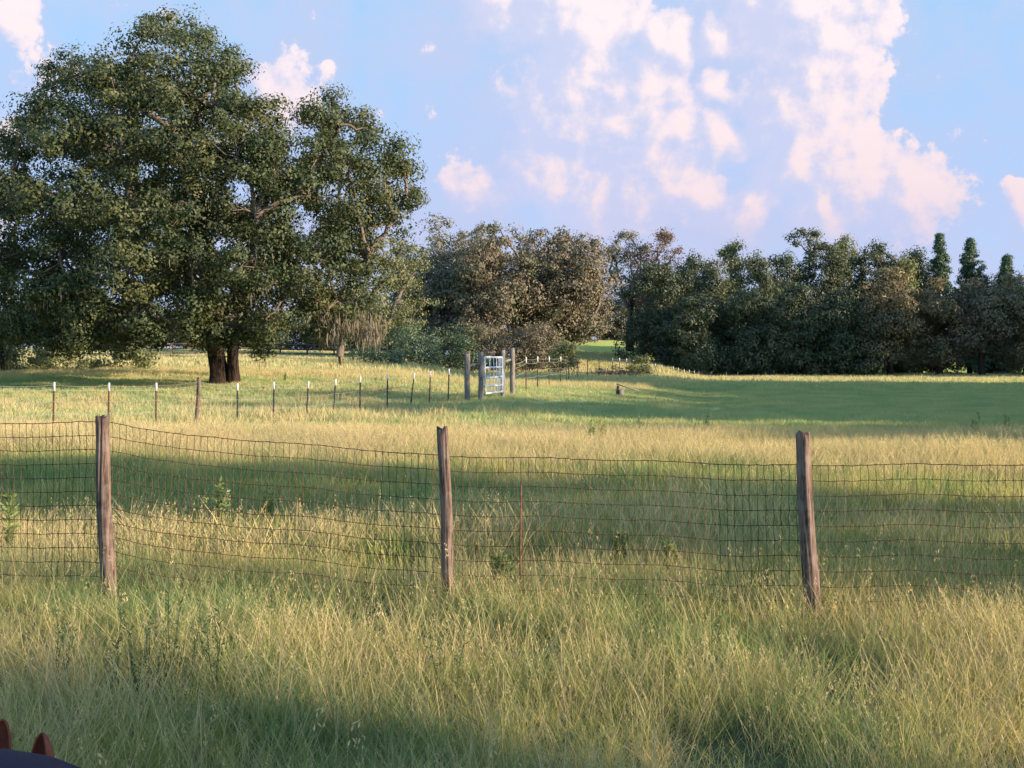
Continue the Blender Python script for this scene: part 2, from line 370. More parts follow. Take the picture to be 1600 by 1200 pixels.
def build_grass():
    protos = [ # near
      blades(30, .13, .12, .34, .0055, .22, .55, .10, 1, 4),
      blades(28, .12, .14, .40, .0050, .30, .60, .30, 2, 4, tangle=.5),
      blades(22, .12, .18, .50, .0038, .28, .45, .75, 3, 4, heads=.15, headsz=.006, tangle=.6),
      blades(26, .15, .08, .26, .0060, .50, .9, .55, 4, 4, tangle=.9),
      blades(9, .16, .35, .62, .0034, .16, .30, .85, 5, 4, heads=.6, headsz=.0075),
      # mid
      blades(26, .22, .14, .34, .0105, .22, .5, .12, 11, 3),
      blades(26, .22, .16, .42, .0095, .25, .5, .45, 12, 3, heads=.1, headsz=.008),
      blades(26, .22, .25, .56, .0085, .20, .35, .82, 13, 3, heads=.14, headsz=.008),
      # far
      blades(34, .45, .10, .26, .024, .25, .5, .10, 21, 2),
      blades(34, .45, .14, .36, .022, .25, .5, .45, 22, 2),
      blades(34, .45, .25, .55, .020, .2, .35, .85, 23, 2),
      # very far
      blades(40, 1.0, .12, .28, .055, .25, .5, .12, 31, 2),
      blades(40, 1.0, .16, .42, .050, .2, .3, .85, 32, 2)]
    col = bpy.data.collections.new('grass_tufts')
    for i, me in enumerate(protos):
        me.materials.append(M_GRASS); o = bpy.data.objects.new('tuft_%02d' % i, me); col.objects.link(o)
    P = []; I = []; S = []
    r = np.random.default_rng(5)
    def cell(x, y, f, seed):   # cheap value noise
        q = np.random.default_rng(seed).uniform(0, 1, (64, 64)); u = x * f; v = y * f; i = np.floor(u).astype(int); j = np.floor(v).astype(int); a = u - i; b = v - j
        a = a * a * (3 - 2 * a); b = b * b * (3 - 2 * b)
        g = lambda i, j: q[i % 64, j % 64]
        return (g(i, j) * (1 - a) + g(i + 1, j) * a) * (1 - b) + (g(i, j + 1) * (1 - a) + g(i + 1, j + 1) * a) * b
    def scatter(y0, y1, dens, pick, margin=1.5):
        area = (y1 - y0) * (2 * (.46 * y1 + margin)); n = int(area * dens)
        y = r.uniform(y0, y1, n); x = r.uniform(-1, 1, n) * (.46 * y1 + margin)
        k = np.abs(x) < .46 * y + margin; x = x[k]; y = y[k]
        idx, sc_ = pick(x, y); k = idx >= 0
        P.append(np.stack([x, y, ground(x, y)], 1)[k]); I.append(idx[k]); S.append(sc_[k])
    def straw(x, y):     # how much tall straw grows here
        v = .30 * x + .95 * y
        band = smooth(17, 20, v) * (1 - smooth(24, 31, v)) * .72
        c = x / y
        left = (1 - smooth(-.12, .02, c)) * smooth(17, 22, y) * (1 - smooth(40, 48, y)) * .12
        far = .5 * smooth(84, 92, y + 30 * (1 - smooth(.10, .16, c)))
        near = (.56 - .2 * smooth(9, 12, y)) * (1 - .8 * smooth(9.3, 10.5, v) * (1 - smooth(15.5, 17, v)))  # shade put into the colour: straw thinned along the tree shadow band
        return np.maximum.reduce([band, left, far, near * (y < 14)])
    def near(x, y):
        n = len(x); u = r.uniform(0, 1, n); st = straw(x, y) + (cell(x, y, .8, 1) - .5) * 1.15
        idx = np.where(u < st * .8, 2, np.where(u < st * .8 + .22, 1, np.where(u < st * .8 + .42, 3, 0)))
        tall = (r.uniform(0, 1, n) < .03 * (.3 + cell(x, y, .5, 3) * 1.6)); idx = np.where(tall, 4, idx)
        hollow = (cell(x, y, 1.1, 9) < .24) & (r.uniform(0, 1, n) < .8); idx = np.where(hollow, -1, idx)
        return idx, r.uniform(.6, 1.15, n) * (.62 + .6 * cell(x, y, .6, 2))
    def mid(x, y):
        n = len(x); u = r.uniform(0, 1, n); st = straw(x, y) + (cell(x, y, .35, 4) - .5) * .35
        idx = np.where(u < st, 7, np.where(u < st + .3, 6, 5))
        return idx, r.uniform(.7, 1.15, n) * (.75 + .5 * cell(x, y, .4, 2))
    def far(x, y):
        n = len(x); u = r.uniform(0, 1, n); st = straw(x, y) + (cell(x, y, .16, 6) - .5) * .4 * (1 - smooth(-.02, .05, x / y)) 
        idx = np.where(u < st, 10, np.where(u < st + .06 + .22 * (1 - smooth(-.02, .05, x / y)) + .25 * (cell(x, y, .12, 8) - .5), 9, 8))
        return idx, r.uniform(.7, 1.15, n) * (.85 - .2 * smooth(36, 46, y))
    def vfar(x, y):
        n = len(x); u = r.uniform(0, 1, n); st = straw(x, y); idx = np.where(u < st, 12, 11)
        return idx, r.uniform(.7, 1.2, n)
    scatter(2.6, 10.5, 140, near); scatter(10.5, 28, 70, mid); scatter(28, 68, 16, far); scatter(68, 140, 4.0, vfar, 4)
    P_ = np.vstack(P).astype(np.float32); I_ = np.concatenate(I).astype(np.int32); S_ = np.concatenate(S).astype(np.float32); n = len(P_)
    me = bpy.data.meshes.new('grass'); me.vertices.add(n); me.vertices.foreach_set('co', P_.ravel())
    a = me.attributes.new('idx', 'INT', 'POINT'); a.data.foreach_set('value', I_)
    a = me.attributes.new('scl', 'FLOAT', 'POINT'); a.data.foreach_set('value', S_)
    a = me.attributes.new('rot', 'FLOAT_VECTOR', 'POINT'); rot = np.zeros((n, 3), np.float32); rot[:, 2] = r.uniform(0, 6.28, n); rot[:, :2] = r.normal(0, .07, (n, 2)); a.data.foreach_set('vector', rot.ravel())
    me.update()
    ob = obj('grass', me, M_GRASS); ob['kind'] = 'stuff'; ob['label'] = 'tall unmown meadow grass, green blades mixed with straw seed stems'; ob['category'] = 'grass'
    ng = bpy.data.node_groups.new('scatter_grass', 'GeometryNodeTree')
    ng.interface.new_socket('Geometry', in_out='INPUT', socket_type='NodeSocketGeometry'); ng.interface.new_socket('Geometry', in_out='OUTPUT', socket_type='NodeSocketGeometry')
    gi = ng.nodes.new('NodeGroupInput'); go = ng.nodes.new('NodeGroupOutput')
    ci = ng.nodes.new('GeometryNodeCollectionInfo'); ci.inputs['Collection'].default_value = col; ci.inputs['Separate Children'].default_value = True
    ip = ng.nodes.new('GeometryNodeInstanceOnPoints'); ip.inputs['Pick Instance'].default_value = True
    def na(nm, ty):
        x = ng.nodes.new('GeometryNodeInputNamedAttribute'); x.data_type = ty; x.inputs[0].default_value = nm; return x.outputs[0]
    m2p = ng.nodes.new('GeometryNodeMeshToPoints')
    ng.links.new(gi.outputs[0], m2p.inputs[0]); ng.links.new(m2p.outputs[0], ip.inputs['Points']); ng.links.new(ci.outputs[0], ip.inputs['Instance'])
    ng.links.new(na('idx', 'INT'), ip.inputs['Instance Index']); ng.links.new(na('rot', 'FLOAT_VECTOR'), ip.inputs['Rotation']); ng.links.new(na('scl', 'FLOAT'), ip.inputs['Scale'])
    ng.links.new(ip.outputs[0], go.inputs[0])
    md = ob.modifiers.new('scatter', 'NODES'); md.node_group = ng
    print('grass tufts', n)
build_grass()

# ------------------------------------------------------------------ trees
def lobe_branches(root_pts, lobes, rmain, wiggle=.12, every=1, sides=6, twigs=None, seed=0, rscale=.035):
    """limbs from the trunk top to every lobe, thick where they carry many"""
    r = np.random.default_rng(seed)
    root = np.asarray(root_pts[-1], float); L = np.array([l[:3] for l in lobes])[::every]
    order = np.argsort(np.linalg.norm(L - root, axis=1)); L = L[order]
    nodes = [root]; par = [-1]; lev = [0.]
    for p in L:
        A = np.array(nodes); d = np.linalg.norm(A - p, axis=1) + .35 * np.array(lev)
        j = int(np.argmin(d)); nodes.append(p); par.append(j); lev.append(lev[j] + np.linalg.norm(A[j] - p))
    cnt = np.ones(len(nodes))
    for i in range(len(nodes) - 1, 0, -1): cnt[par[i]] += cnt[i]
    mb = MB()
    for i in range(1, len(nodes)):
        a = nodes[par[i]]; b = nodes[i]; d = np.linalg.norm(b - a); t = np.linspace(0, 1, 6)[:, None]
        pts = a + (b - a) * t; pts[1:-1] += r.normal(0, wiggle * d * .35, (4, 3)) * np.sin(np.pi * t[1:-1]); pts[:, 2] += (np.sin(np.pi * t[:, 0]) * d * .06)
        ra = min(rmain, rscale * math.sqrt(cnt[par[i]] if par[i] else cnt[i] * 1.3)); rb = min(ra, rscale * math.sqrt(cnt[i]))
        mb.tube(pts, np.linspace(ra, rb, 6), sides, cap=False)
    if twigs is not None:
        for c, p in twigs:
            t = np.linspace(0, 1, 4)[:, None]; q = c + (p - c) * t; q[1:3] += r.normal(0, .12, (2, 3)); mb.tube(q, np.linspace(rscale * .6, rscale * .2, 4), 3, cap=False)
    return mb

def foliage(lobes, clump_r, per_clump, leaf, dens=1., seed=0, flat=.75, aspect=.5, shell=.85, droop=0., up=.4):
    """leaf faces gathered in clumps over every lobe"""
    r = np.random.default_rng(seed); CC = []; CR = []; owner = []
    for i, l in enumerate(lobes):
        x, y, z, rad = l[:4]; wgt = l[4] if len(l) > 4 else 1.
        n = max(5, int(dens * wgt * 2.6 * (rad / clump_r) ** 2)); d = r.normal(0, 1, (n, 3)); d /= np.linalg.norm(d, axis=1)[:, None]
        rr = rad * shell * (1 - .45 * r.uniform(0, 1, n) ** 2.2); c = np.array([x, y, z]) + d * rr[:, None] * np.array([1, 1, .82])
        CC.append(c); CR.append(clump_r * r.uniform(.55, 1.25, n)); owner.append(np.full(n, i))
    CC = np.vstack(CC); CR = np.concatenate(CR); m = len(CC); tint = np.clip(r.normal(.5, .3, m), 0, 1)
    k = np.repeat(np.arange(m), per_clump); n = len(k)
    d = r.normal(0, 1, (n, 3)); d /= np.linalg.norm(d, axis=1)[:, None]
    p = CC[k] + d * (CR[k] * (r.uniform(0, 1, n) ** .45))[:, None] * np.array([1.1, 1.1, flat])
    p[:, 2] -= droop * CR[k] * r.uniform(0, 1, n)
    LC = np.array([l[:3] for l in lobes]); ow = np.concatenate(owner)
    nl = p - LC[ow][k]; nl /= np.linalg.norm(nl, axis=1)[:, None] + 1e-9
    Nn = d * .8 + nl * .7 + r.normal(0, .42, (n, 3)); Nn[:, 2] += .25; Nn /= np.linalg.norm(Nn, axis=1)[:, None]
    A = r.normal(0, 1, (n, 3)); A[:, 2] += up; A -= Nn * np.sum(A * Nn, axis=1)[:, None]; A /= np.linalg.norm(A, axis=1)[:, None] + 1e-9
    B = np.cross(Nn, A)
    L = leaf * r.uniform(.6, 1.35, n)[:, None]
    V = np.stack([p - A * L * .5, p + B * L * aspect * .5, p + A * L * .5, p - B * L * aspect * .5], 1).reshape(-1, 3)
    T = np.repeat(np.clip(tint[k] + r.normal(0, .18, n), 0, 1), 4)
    me = np_mesh('crown', V, np.arange(n * 4).reshape(-1, 4), attrs={'tint': (T, 'POINT')})
    return me, CC, np.concatenate(owner)

def moss_mesh(pts, length, seed, strands=9, w=.05):
    r = np.random.default_rng(seed); k = np.repeat(np.arange(len(pts)), strands); n = len(k)
    p = np.asarray(pts)[k] + r.normal(0, .16, (n, 3)); L = length * r.uniform(.35, 1.2, n); a = r.uniform(0, np.pi, n)
    s = np.stack([np.cos(a), np.sin(a), 0 * a], 1) * (w * r.uniform(.5, 1.3, n))[:, None]
    dn = np.stack([r.normal(0, .08, n), r.normal(0, .08, n), -np.ones(n)], 1) * L[:, None]
    mid = p + dn * .5 + r.normal(0, .04, (n, 3))
    V = np.stack([p - s * .4, p + s * .4, mid + s * .6, mid - s * .6, p + dn], 1).reshape(-1, 3); b = np.arange(n) * 5
    return np_mesh('moss', V, np.stack([b, b + 1, b + 2, b + 3], 1), np.stack([b + 3, b + 2, b + 4], 1), {'tint': (np.repeat(r.uniform(0, 1, n), 5), 'POINT')})

def big_oak():
    s0 = 36.; D0 = F / s0
    root = at(345, s0); t = thing('oak_tree', 'huge spreading live oak with twin dark trunk at left, standing in the meadow', 'tree', root)
    Lp = [(250,42,36),(215,70,48),(300,78,52),(340,105,38),(150,108,42),(95,132,38),(62,172,38),(180,145,66),(262,135,66),(330,165,62),(388,185,48),(420,215,40),
      (32,212,48),(100,222,74),(190,235,80),(280,235,80),(370,245,70),(430,275,48),
      (498,178,24),(530,195,38),(578,205,38),(612,238,33),(632,268,30),(636,308,30),(600,285,52),(545,262,52),(500,240,40),(480,305,54),(560,340,60),(615,345,36),
      (20,310,60),(100,320,85),(200,330,85),(300,330,85),(400,335,76),
      (15,400,60),(95,410,75),(200,420,75),(300,420,72),(400,405,72),(500,405,66),(575,405,48),
      (55,490,52),(135,490,52),(215,485,52),(300,475,50),(365,455,52),(450,465,58),(525,470,52),(568,452,40),(415,500,34),(345,490,36),(500,505,32),(548,500,28),
      (-50,240,70),(-60,340,85),(-120,300,70),(-50,440,80),(-110,400,70),(-40,500,50),(-150,350,60), (20, 520, 28), (75, 450, 50), (120, 455, 45), (60, 520, 26), (130, 520, 26), (290, 512, 26), (325, 516, 22), (372, 514, 24), (405, 520, 24),(90,525,28),(250,520,26),(180,522,26)]
    lobes = []; r = np.random.default_rng(3)
    for (px, py, rp) in Lp:
        rho = ((px - 270) / 410) ** 2 + ((py - 320) / 330) ** 2; dm = 8.6 * math.sqrt(max(.03, 1 - rho))
        ks = [-.88, .85] if dm > 3 else [0.]
        if dm > 5.5: ks.append(-.35); ks.append(.3)
        for kk in ks:
            jx = r.normal(0, 14) if len(ks) > 2 and kk != -.88 else 0; jy = r.normal(0, 12) if jx else 0
            dy = kk * dm + r.normal(0, .4); D = D0 + dy; s = F / D
            x = (px + jx - 800) / s; z = CH - (py + jy - HOR) / s
            lobes.append((x, D, z, rp / s0 * .88, 1.0 if kk <= 0 else .6))
    base = np.array(root)
    lw = [(l[0] - base[0], l[1] - base[1], l[2] - base[2], *l[3:]) for l in lobes]
    me, cc, ow = foliage(lw, .70, 135, .135, dens=1.25, seed=11, flat=.75, aspect=.6, up=.3)
    obj('crown', me, M_OAK, t)
    # twin trunk
    def trunk(x0, x1, y1, rad, seed, topz=4.6):
        zz = np.linspace(-.3, topz, 14); f = zz / topz
        pts = np.stack([x0 + (x1 - x0) * f + .06 * np.sin(zz * 2 + seed), y1 * f + .04 * np.sin(zz * 3), zz], 1)
        rr = rad * (1 + .5 * np.exp(-(zz + .3) * 2.4)) * (1 - .12 * f)
        mb = MB(); mb.tube(pts, rr, 22, rfun=lambda u, a: 1 + .10 * np.sin(a * 5 + seed + u * 3) + .05 * np.sin(a * 11 + u * 8))
        obj('trunk', mb.mesh('trunk', True), M_BARK, t); return pts[-1]
    p1 = trunk(-.14, -.35, .0, .36, 1.); trunk(.52, .65, .25, .24, 2.3, 4.2)
    sel = r.choice(len(cc), 900, replace=False); ctr = np.array([l[:3] for l in lw])
    tw = [(ctr[ow[i]], cc[i]) for i in sel]
    mb = lobe_branches([p1], lw, .34, seed=4, twigs=tw, rscale=.038, sides=7)
    obj('limb', mb.mesh('limb', True), M_LIMB, t)
    low = cc[(cc[:, 2] < 6.0)]; low = low[r.choice(len(low), min(300, len(low)), replace=False)]
    fr = []
    for i in range(80):
        px = r.uniform(495, 592); D = D0 - 4 + r.normal(0, 1.2); s = F / D; py = 498 + r.uniform(-6, 26)
        fr.append(((px - 800) / s - base[0], D - base[1], CH - (py - HOR) / s - base[2]))
    obj('moss', moss_mesh(low[:130], .55, 5, 8, .04), M_MOSS, t)
    obj('moss', moss_mesh(np.array(fr), .55, 6, 16, .04), M_MOSS, t)
big_oak()

def tree(px, top, wpx, s, style, mat, name, label, cat='tree', base_row=None, trunk=True, leaf=.24, per=26, clump=.85, seed=0, group=None, dens=1., bare=.0, depth=None, limbmat=None, pos=None, height=None, width=None, low=0.):
    r = np.random.default_rng(seed)
    if pos is None:
        b = at(px, s); H = CH - (top - HOR) / s - b.z; Wd = wpx / s
    else:
        b = Vector((pos[0], pos[1], gz(*pos))); H = height; Wd = width
    t = thing(name, label, cat, b, group)
    dp = (depth or Wd) ; lobes = []
    if style == 'oak':
        n = int(26 + Wd * 1.6)
        for i in range(n):
            u = r.normal(0, 1, 3); u /= np.linalg.norm(u); q = r.uniform(.45, 1) ** .5
            x, y, z = u * q; rad = r.uniform(.13, .22) * min(Wd, H)
            lobes.append((x * (Wd / 2 - rad * .8), y * (dp / 2 - rad * .8), max(rad * .5 + low * H, H * (.5 + low / 2) + z * (H * (.5 - low / 2) - rad * .8)), rad))
        for i in range(14):
            a = r.uniform(0, 6.28); u = r.uniform(.15, 1.25); rad = r.uniform(.05, .09) * min(Wd, H)
            lobes.append((math.cos(a) * math.sin(u) * Wd / 2 * .93, math.sin(a) * math.sin(u) * dp / 2 * .93, H * (.5 + low / 2) + math.cos(u) * H * (.5 - low / 2) * r.uniform(.93, 1.03), rad))
    elif style == 'column':
        n = int(20 + H * 2)
        for i in range(n):
            f = (i + r.uniform(0, 1)) / n; prof = (.95 if f < .55 else .95 - (f - .55) * 1.55); a = r.uniform(0, 6.28); q = r.uniform(.2, 1) * prof * Wd / 2 * .8
            rad = Wd * r.uniform(.16, .27) * (1 if f < .7 else .75); lobes.append((q * math.cos(a), q * math.sin(a), max(rad * .6, low * H + f * (H * (1 - low) - rad)), rad))
    elif style == 'conifer':
        n = int(170 + H * 6)
        for i in range(n):
            f = (i / n) ** .85; q = (1 - f) ** 1.1 * Wd / 2 * r.uniform(.05, 1.2); a = r.uniform(0, 6.28); rad = max(.18, Wd * .10 * (1.05 - f))
            lobes.append((q * math.cos(a), q * math.sin(a), f * (H - rad * .8) + rad * .6, rad))
    elif style == 'bush':
        n = int(10 + Wd * 2.2)
        for i in range(n):
            x = r.uniform(-1, 1); y = r.uniform(-1, 1); hh = H * math.sqrt(max(.12, 1 - .75 * x * x)) ; rad = r.uniform(.2, .34) * min(H, Wd)
            lobes.append((x * (Wd / 2 - rad * .6), y * (dp / 2 - rad * .6), r.uniform(.25, 1) * max(.1, hh - rad * .9), rad))
    fl = {'oak': .65, 'column': .9, 'conifer': .55, 'bush': .75}[style]
    me, cc, ow = foliage(lobes, clump, per, leaf, dens=dens, seed=seed + 1, flat=fl, up=.5 if style != 'column' else 1.0)
    obj('crown', me, mat, t)
    if trunk:
        mb = MB(); th = H * (.45 if style == 'oak' else .7 if style == 'column' else .9); zz = np.linspace(-.3, th, 9); rr = (.028 * H if style == 'oak' else .016 * H) * (1.25 - .75 * zz / th)
        pts = np.stack([.15 * np.sin(zz * .8 + seed), .1 * np.cos(zz + seed) - .1, zz], 1); mb.tube(pts, rr, 10, rfun=lambda u, a: 1 + .08 * np.sin(a * 4 + seed))
        obj('trunk', mb.mesh('trunk', True), M_BARK, t)
        if style in ('oak', 'column'):
            ctr = np.array([l[:3] for l in lobes]); sel = r.choice(len(cc), min(len(cc), 90), replace=False)
            lb = lobe_branches([pts[5]], lobes, .25, seed=seed, rscale=.045 if style == 'oak' else .028, sides=5, twigs=[(ctr[ow[i]], cc[i]) for i in sel])
            obj('limb', lb.mesh('limb', True), limbmat or M_LIMB, t)
    return t

# --- trees behind the oak and along the middle
tree(612, 375, 160, 20, 'oak', M_OLIVE, 'olive_green_tree', 'rounded olive green tree close behind the right side of the huge oak', seed=21, dens=1.2, leaf=.2, clump=.7, low=.0)
tree(8, 408, 60, 31, 'column', M_OLIVE, 'small_tree', 'light olive small tree at the left edge beside the huge oak', seed=22, leaf=.15, clump=.5)
mids = [(690, 345, 200, 16.5, M_GREYG, 'grey green broad tree rising behind the olive tree, right of the huge oak'),
        (775, 352, 170, 17.5, M_BROWN, 'broad brownish live oak right above the white gate'),
        (850, 358, 170, 16.5, M_BROWN, 'brownish live oak between the tree above the gate and the gap to the far pasture'),
        (893, 374, 190, 17, M_BROWN, 'brownish live oak leaning its low limbs over the gap to the far pasture'),
        (745, 356, 120, 14, M_GREYG, 'grey green tree top showing behind the brownish live oaks above the gate')]
for i, (px, tp, wd, s, mt, lb) in enumerate(mids):
    tree(px, tp, wd, s, 'oak', mt, 'live_oak', lb, seed=30 + i, group='live oaks along the middle of the tree line', dens=2.0, leaf=.27, low=.10 if px > 880 else .0)
tree(985, 364, 90, 13, 'oak', M_GREYG, 'thin_tree', 'thin airy grey tree top left of the reddish tree on the skyline', seed=41, dens=.55, low=.3)
tree(1030, 364, 130, 13, 'oak', M_RED, 'reddish_tree', 'dark tree with a reddish crown on the skyline right of the gap', seed=42, low=.1)
# --- forest on the right
fo = [(1028, 402, 95, 15, 'column', M_DARK, 'dark forest tree at the right edge of the gap, first of the forest'),
      (1075, 388, 95, 14.5, 'column', M_DARK, 'dark forest tree with olive top, second right of the gap'),
      (1112, 395, 80, 15, 'column', M_DARK, 'low topped dark forest tree left of the wispy one'),
      (1145, 366, 80, 13.5, 'column', M_OLIVE, 'wispy pale topped forest tree left of the notch in the skyline'),
      (1190, 388, 80, 14.5, 'column', M_DARK, 'dark forest tree in the notch of the skyline'),
      (1222, 384, 80, 14, 'column', M_DARK, 'dark forest tree just left of the round topped one'),
      (1260, 362, 100, 13.8, 'oak', M_DARK, 'tallest round topped forest tree in the middle of the forest'),
      (1300, 374, 80, 14, 'column', M_DARK, 'olive topped forest tree right of the round topped one'),
      (1325, 362, 80, 13.5, 'column', M_OLIVE, 'thin tall forest tree with twigs above the skyline'),
      (1365, 380, 95, 13.8, 'oak', M_DARK, 'flat topped forest tree left of the tan crowned trees'),
      (1405, 392, 90, 14, 'column', M_OLIVE, 'olive forest tree behind the tan crowned tree'),
      (1436, 380, 80, 13.5, 'column', M_DARK, 'narrow forest tree just left of the two spires'),
      (1468, 366, 120, 13.8, 'conifer', M_CONI, 'left of the two pointed conifers on the skyline at right'),
      (1516, 374, 165, 13.8, 'conifer', M_CONI, 'right of the two pointed conifers on the skyline at right'),
      (1574, 400, 140, 14, 'conifer', M_CONI, 'shorter conifer near the right edge of the picture'),
      (1545, 425, 90, 13.5, 'column', M_DARK, 'dark tree in the dip left of the shorter conifer'),
      (1640, 398, 110, 14, 'oak', M_DARK, 'dark round tree cut by the right edge of the picture'),
      (1388, 424, 120, 15.6, 'oak', M_TANL, 'tan crowned lower tree in front of the forest'),
      (1465, 438, 110, 15.6, 'oak', M_TANL, 'tan and green lower tree in front of the two conifers'),
      (1535, 440, 110, 15.8, 'oak', M_BROWN, 'brownish spreading lower tree in front of the right conifer'),
      (1605, 425, 120, 15.8, 'oak', M_TANL, 'tan crowned lower tree at the right edge of the picture'),
      (1160, 440, 110, 15.5, 'column', M_DARK, 'low dark tree in front of the wispy one at the forest edge'),
      (1235, 430, 110, 15.5, 'column', M_DARK, 'low dark tree in front of the round topped one at the forest edge'),
      (1315, 440, 110, 15.6, 'column', M_DARK, 'low dark tree left of the tan crowned one at the forest edge'),
      (1080, 450, 110, 15.6, 'column', M_DARK, 'low dark tree at the forest edge near the far wire fence'),
      (1700, 385, 130, 14, 'oak', M_DARK, 'forest tree outside the right edge of the picture'),]
for i, (px, tp, wd, s, st, mt, lb) in enumerate(fo):
    tree(px, tp, wd * (1.25 if st == 'column' else 1.1), s, st, mt, 'conifer_tree' if st == 'conifer' else 'forest_tree', lb, seed=60 + i, group='trees of the forest on the right', leaf=.28 if st != 'conifer' else .22, dens=2.1 if st != 'conifer' else .7, per=24, limbmat=M_DLIMB, clump=.8 if st != 'conifer' else .48)
bgt = [(-60, 470, 150, M_DARK, 'far left'), (60, 455, 150, M_DARK, 'second from the left'), (165, 470, 150, M_DARK, 'third from the left'), (260, 500, 120, M_DARK, 'left of the oak trunk'),
       (400, 505, 120, M_DARK, 'right of the oak trunk'), (480, 480, 150, M_DARK, 'left of the young tree'), (570, 450, 140, M_DARK, 'behind the young tree'),
       (925, 450, 130, M_GREYG, 'pinkish one left in the gap by the forest'), (1005, 440, 130, M_GREYG, 'tan one right in the gap by the forest')]
for i, (px, tp, wd, mt, lb) in enumerate(bgt):
    tree(px, tp, wd, 9.5, 'bush', mt, 'background_tree', 'distant tree glimpsed beyond the pasture, ' + lb, seed=160 + i, group='distant trees beyond the pasture', leaf=.36, dens=1.5, low=.0)
# --- bushes
bs = [(632, 490, 115, 21.5, M_BUSH, 'blue green bush at the foot of the olive tree', 1.0),
      (585, 522, 95, 23, M_BUSH, 'dark low bush under the right edge of the huge oak', 1.0),
      (700, 495, 110, 20, M_BUSH, 'dark bush behind the left brace posts of the gate', 1.),
      (762, 486, 130, 19.5, M_BROWN, 'tall brown topped bush right behind the white gate', 1.),
      (835, 490, 120, 19.6, M_BROWN, 'brown topped bush right of the gate', 1.),
      (880, 520, 60, 21, M_OLIVE, 'olive bush beside the gap to the far pasture', 1.),
      (1000, 543, 34, 20, M_OLIVE, 'small bright bush at the right side of the gap to the far pasture', 1.),
      (20, 530, 130, 29, M_BUSH, 'dark low bush at the left edge under the huge oak', 1.2),
      (105, 533, 130, 29, M_OLIVE, 'low olive bush under the left half of the huge oak', 1.2),
      (195, 533, 115, 29, M_OLIVE, 'pale olive low bush right of the other two under the oak', 1.1)]
for i, (px, tp, wd, s, mt, lb, dn) in enumerate(bs):
    tree(px, tp, wd, s, 'bush', mt, 'bush', lb, 'bush', trunk=False, seed=100 + i, dens=dn, leaf=.17, clump=.5, per=26, group='bushes at the foot of the trees')
tree(272, 555, 34, 20, 'bush', M_BUSH, 'round_bush', 'small round dark green bush standing alone left of the oak trunk', 'bush', trunk=False, seed=120, leaf=.12, clump=.35)
# a sapling under the right side of the oak
tree(528, 500, 60, 25, 'oak', M_BUSH, 'young_tree', 'thin stemmed young tree under the right side of the oak', seed=121, leaf=.15, clump=.5, dens=.6, low=.45)
# --- trees to the right of the view, whose long shadows cross the meadow
A = R(19)
def vt(v, t): return (math.sin(A) * v + math.cos(A) * t, math.cos(A) * v - math.sin(A) * t)
cast = [(3.3, 15, 8.6, 5.0, 'oak', .41), (2.6, 17, 9.0, 5.2, 'oak', .40), (3.6, 18.5, 9.4, 4.6, 'oak', .40), (10.9, 22, 12.5, 4.2, 'bush', 0.), (13.0, 23.5, 12, 4.2, 'bush', 0.), (14.8, 22.5, 12, 4.0, 'bush', 0.),
        (27.5, 28, 9.6, 8, 'bush', 0.), (33.5, 29, 8.8, 6, 'bush', 0.), (40, 30, 14.2, 10, 'bush', 0.), (47, 31, 12.6, 10, 'bush', 0.), (54, 32, 12.5, 11, 'bush', 0.),
        (61, 33, 13, 11, 'bush', 0.), (69, 34, 18, 12, 'bush', 0.), (78, 36, 20, 13, 'bush', 0.), (87, 38, 18, 11, 'bush', 0.),
        (121, 42, 24, 11, 'bush', 0.), (130, 42, 23, 13, 'bush', 0.), (139, 42, 20, 14, 'bush', 0.), (149, 44, 20, 14, 'bush', 0.), (160, 46, 20, 14, 'bush', 0.)]
for i, (v, t_, h, wd, st, lo) in enumerate(cast):
    tree(0, 0, 0, 0, st, M_DARK, 'shade_tree', 'broad green tree standing right of the view, throwing a long evening shadow', seed=200 + i, pos=vt(v, t_), height=h, width=wd, low=lo,
         group='shade trees right of the view', leaf=.42, clump=.9, per=18, dens=1.9)

# ------------------------------------------------------------------ near woven wire fence
def wood_mat(name, c1, c2, c3):
    m, N, o = new_mat(name)
    tc = N.n.new('ShaderNodeTexCoord'); mp = N.n.new('ShaderNodeMapping'); mp.inputs['Scale'].default_value = (1, 1, .07); N.l.new(tc.outputs['Object'], mp.inputs[0])
    n = N.noise(mp.outputs[0], 45, 8, .7, dist=.4); n2 = N.noise(tc.outputs['Object'], 7, 4, .6); n3 = N.noise(mp.outputs[0], 160, 4, .6)
    c = N.mix(N.ss(n, .36, .60), c1, c2); c = N.mix(N.ss(n2, .45, .7), c, N.mix(.5, c, c3)); c = N.mix(N.ss(n3, .55, .75), c, N.mix(.5, c, c1))
    b = N.n.new('ShaderNodeBsdfPrincipled'); N.put(c, b.inputs['Base Color']); b.inputs['Roughness'].default_value = .92; b.inputs['Specular IOR Level'].default_value = .1
    bp = N.n.new('ShaderNodeBump'); bp.inputs['Strength'].default_value = .9; bp.inputs['Distance'].default_value = .006
    N.l.new(N.math('ADD', n, N.math('MULTIPLY', n3, .4)), bp.inputs['Height']); N.l.new(bp.outputs[0], b.inputs['Normal']); N.l.new(b.outputs[0], o.inputs[0])
    return m
M_WOOD = wood_mat('weathered_wood', (.016, .011, .010), (.115, .078, .062), (.15, .118, .10))
M_GWOOD = wood_mat('grey_weathered_wood', (.045, .038, .036), (.14, .125, .115), (.18, .16, .145))
M_WIRE = simple_mat('rusty_wire', (.045, .026, .018), .75, .2, (.10, .05, .03), 40)
def fs(px): return 215 + .0175 * px
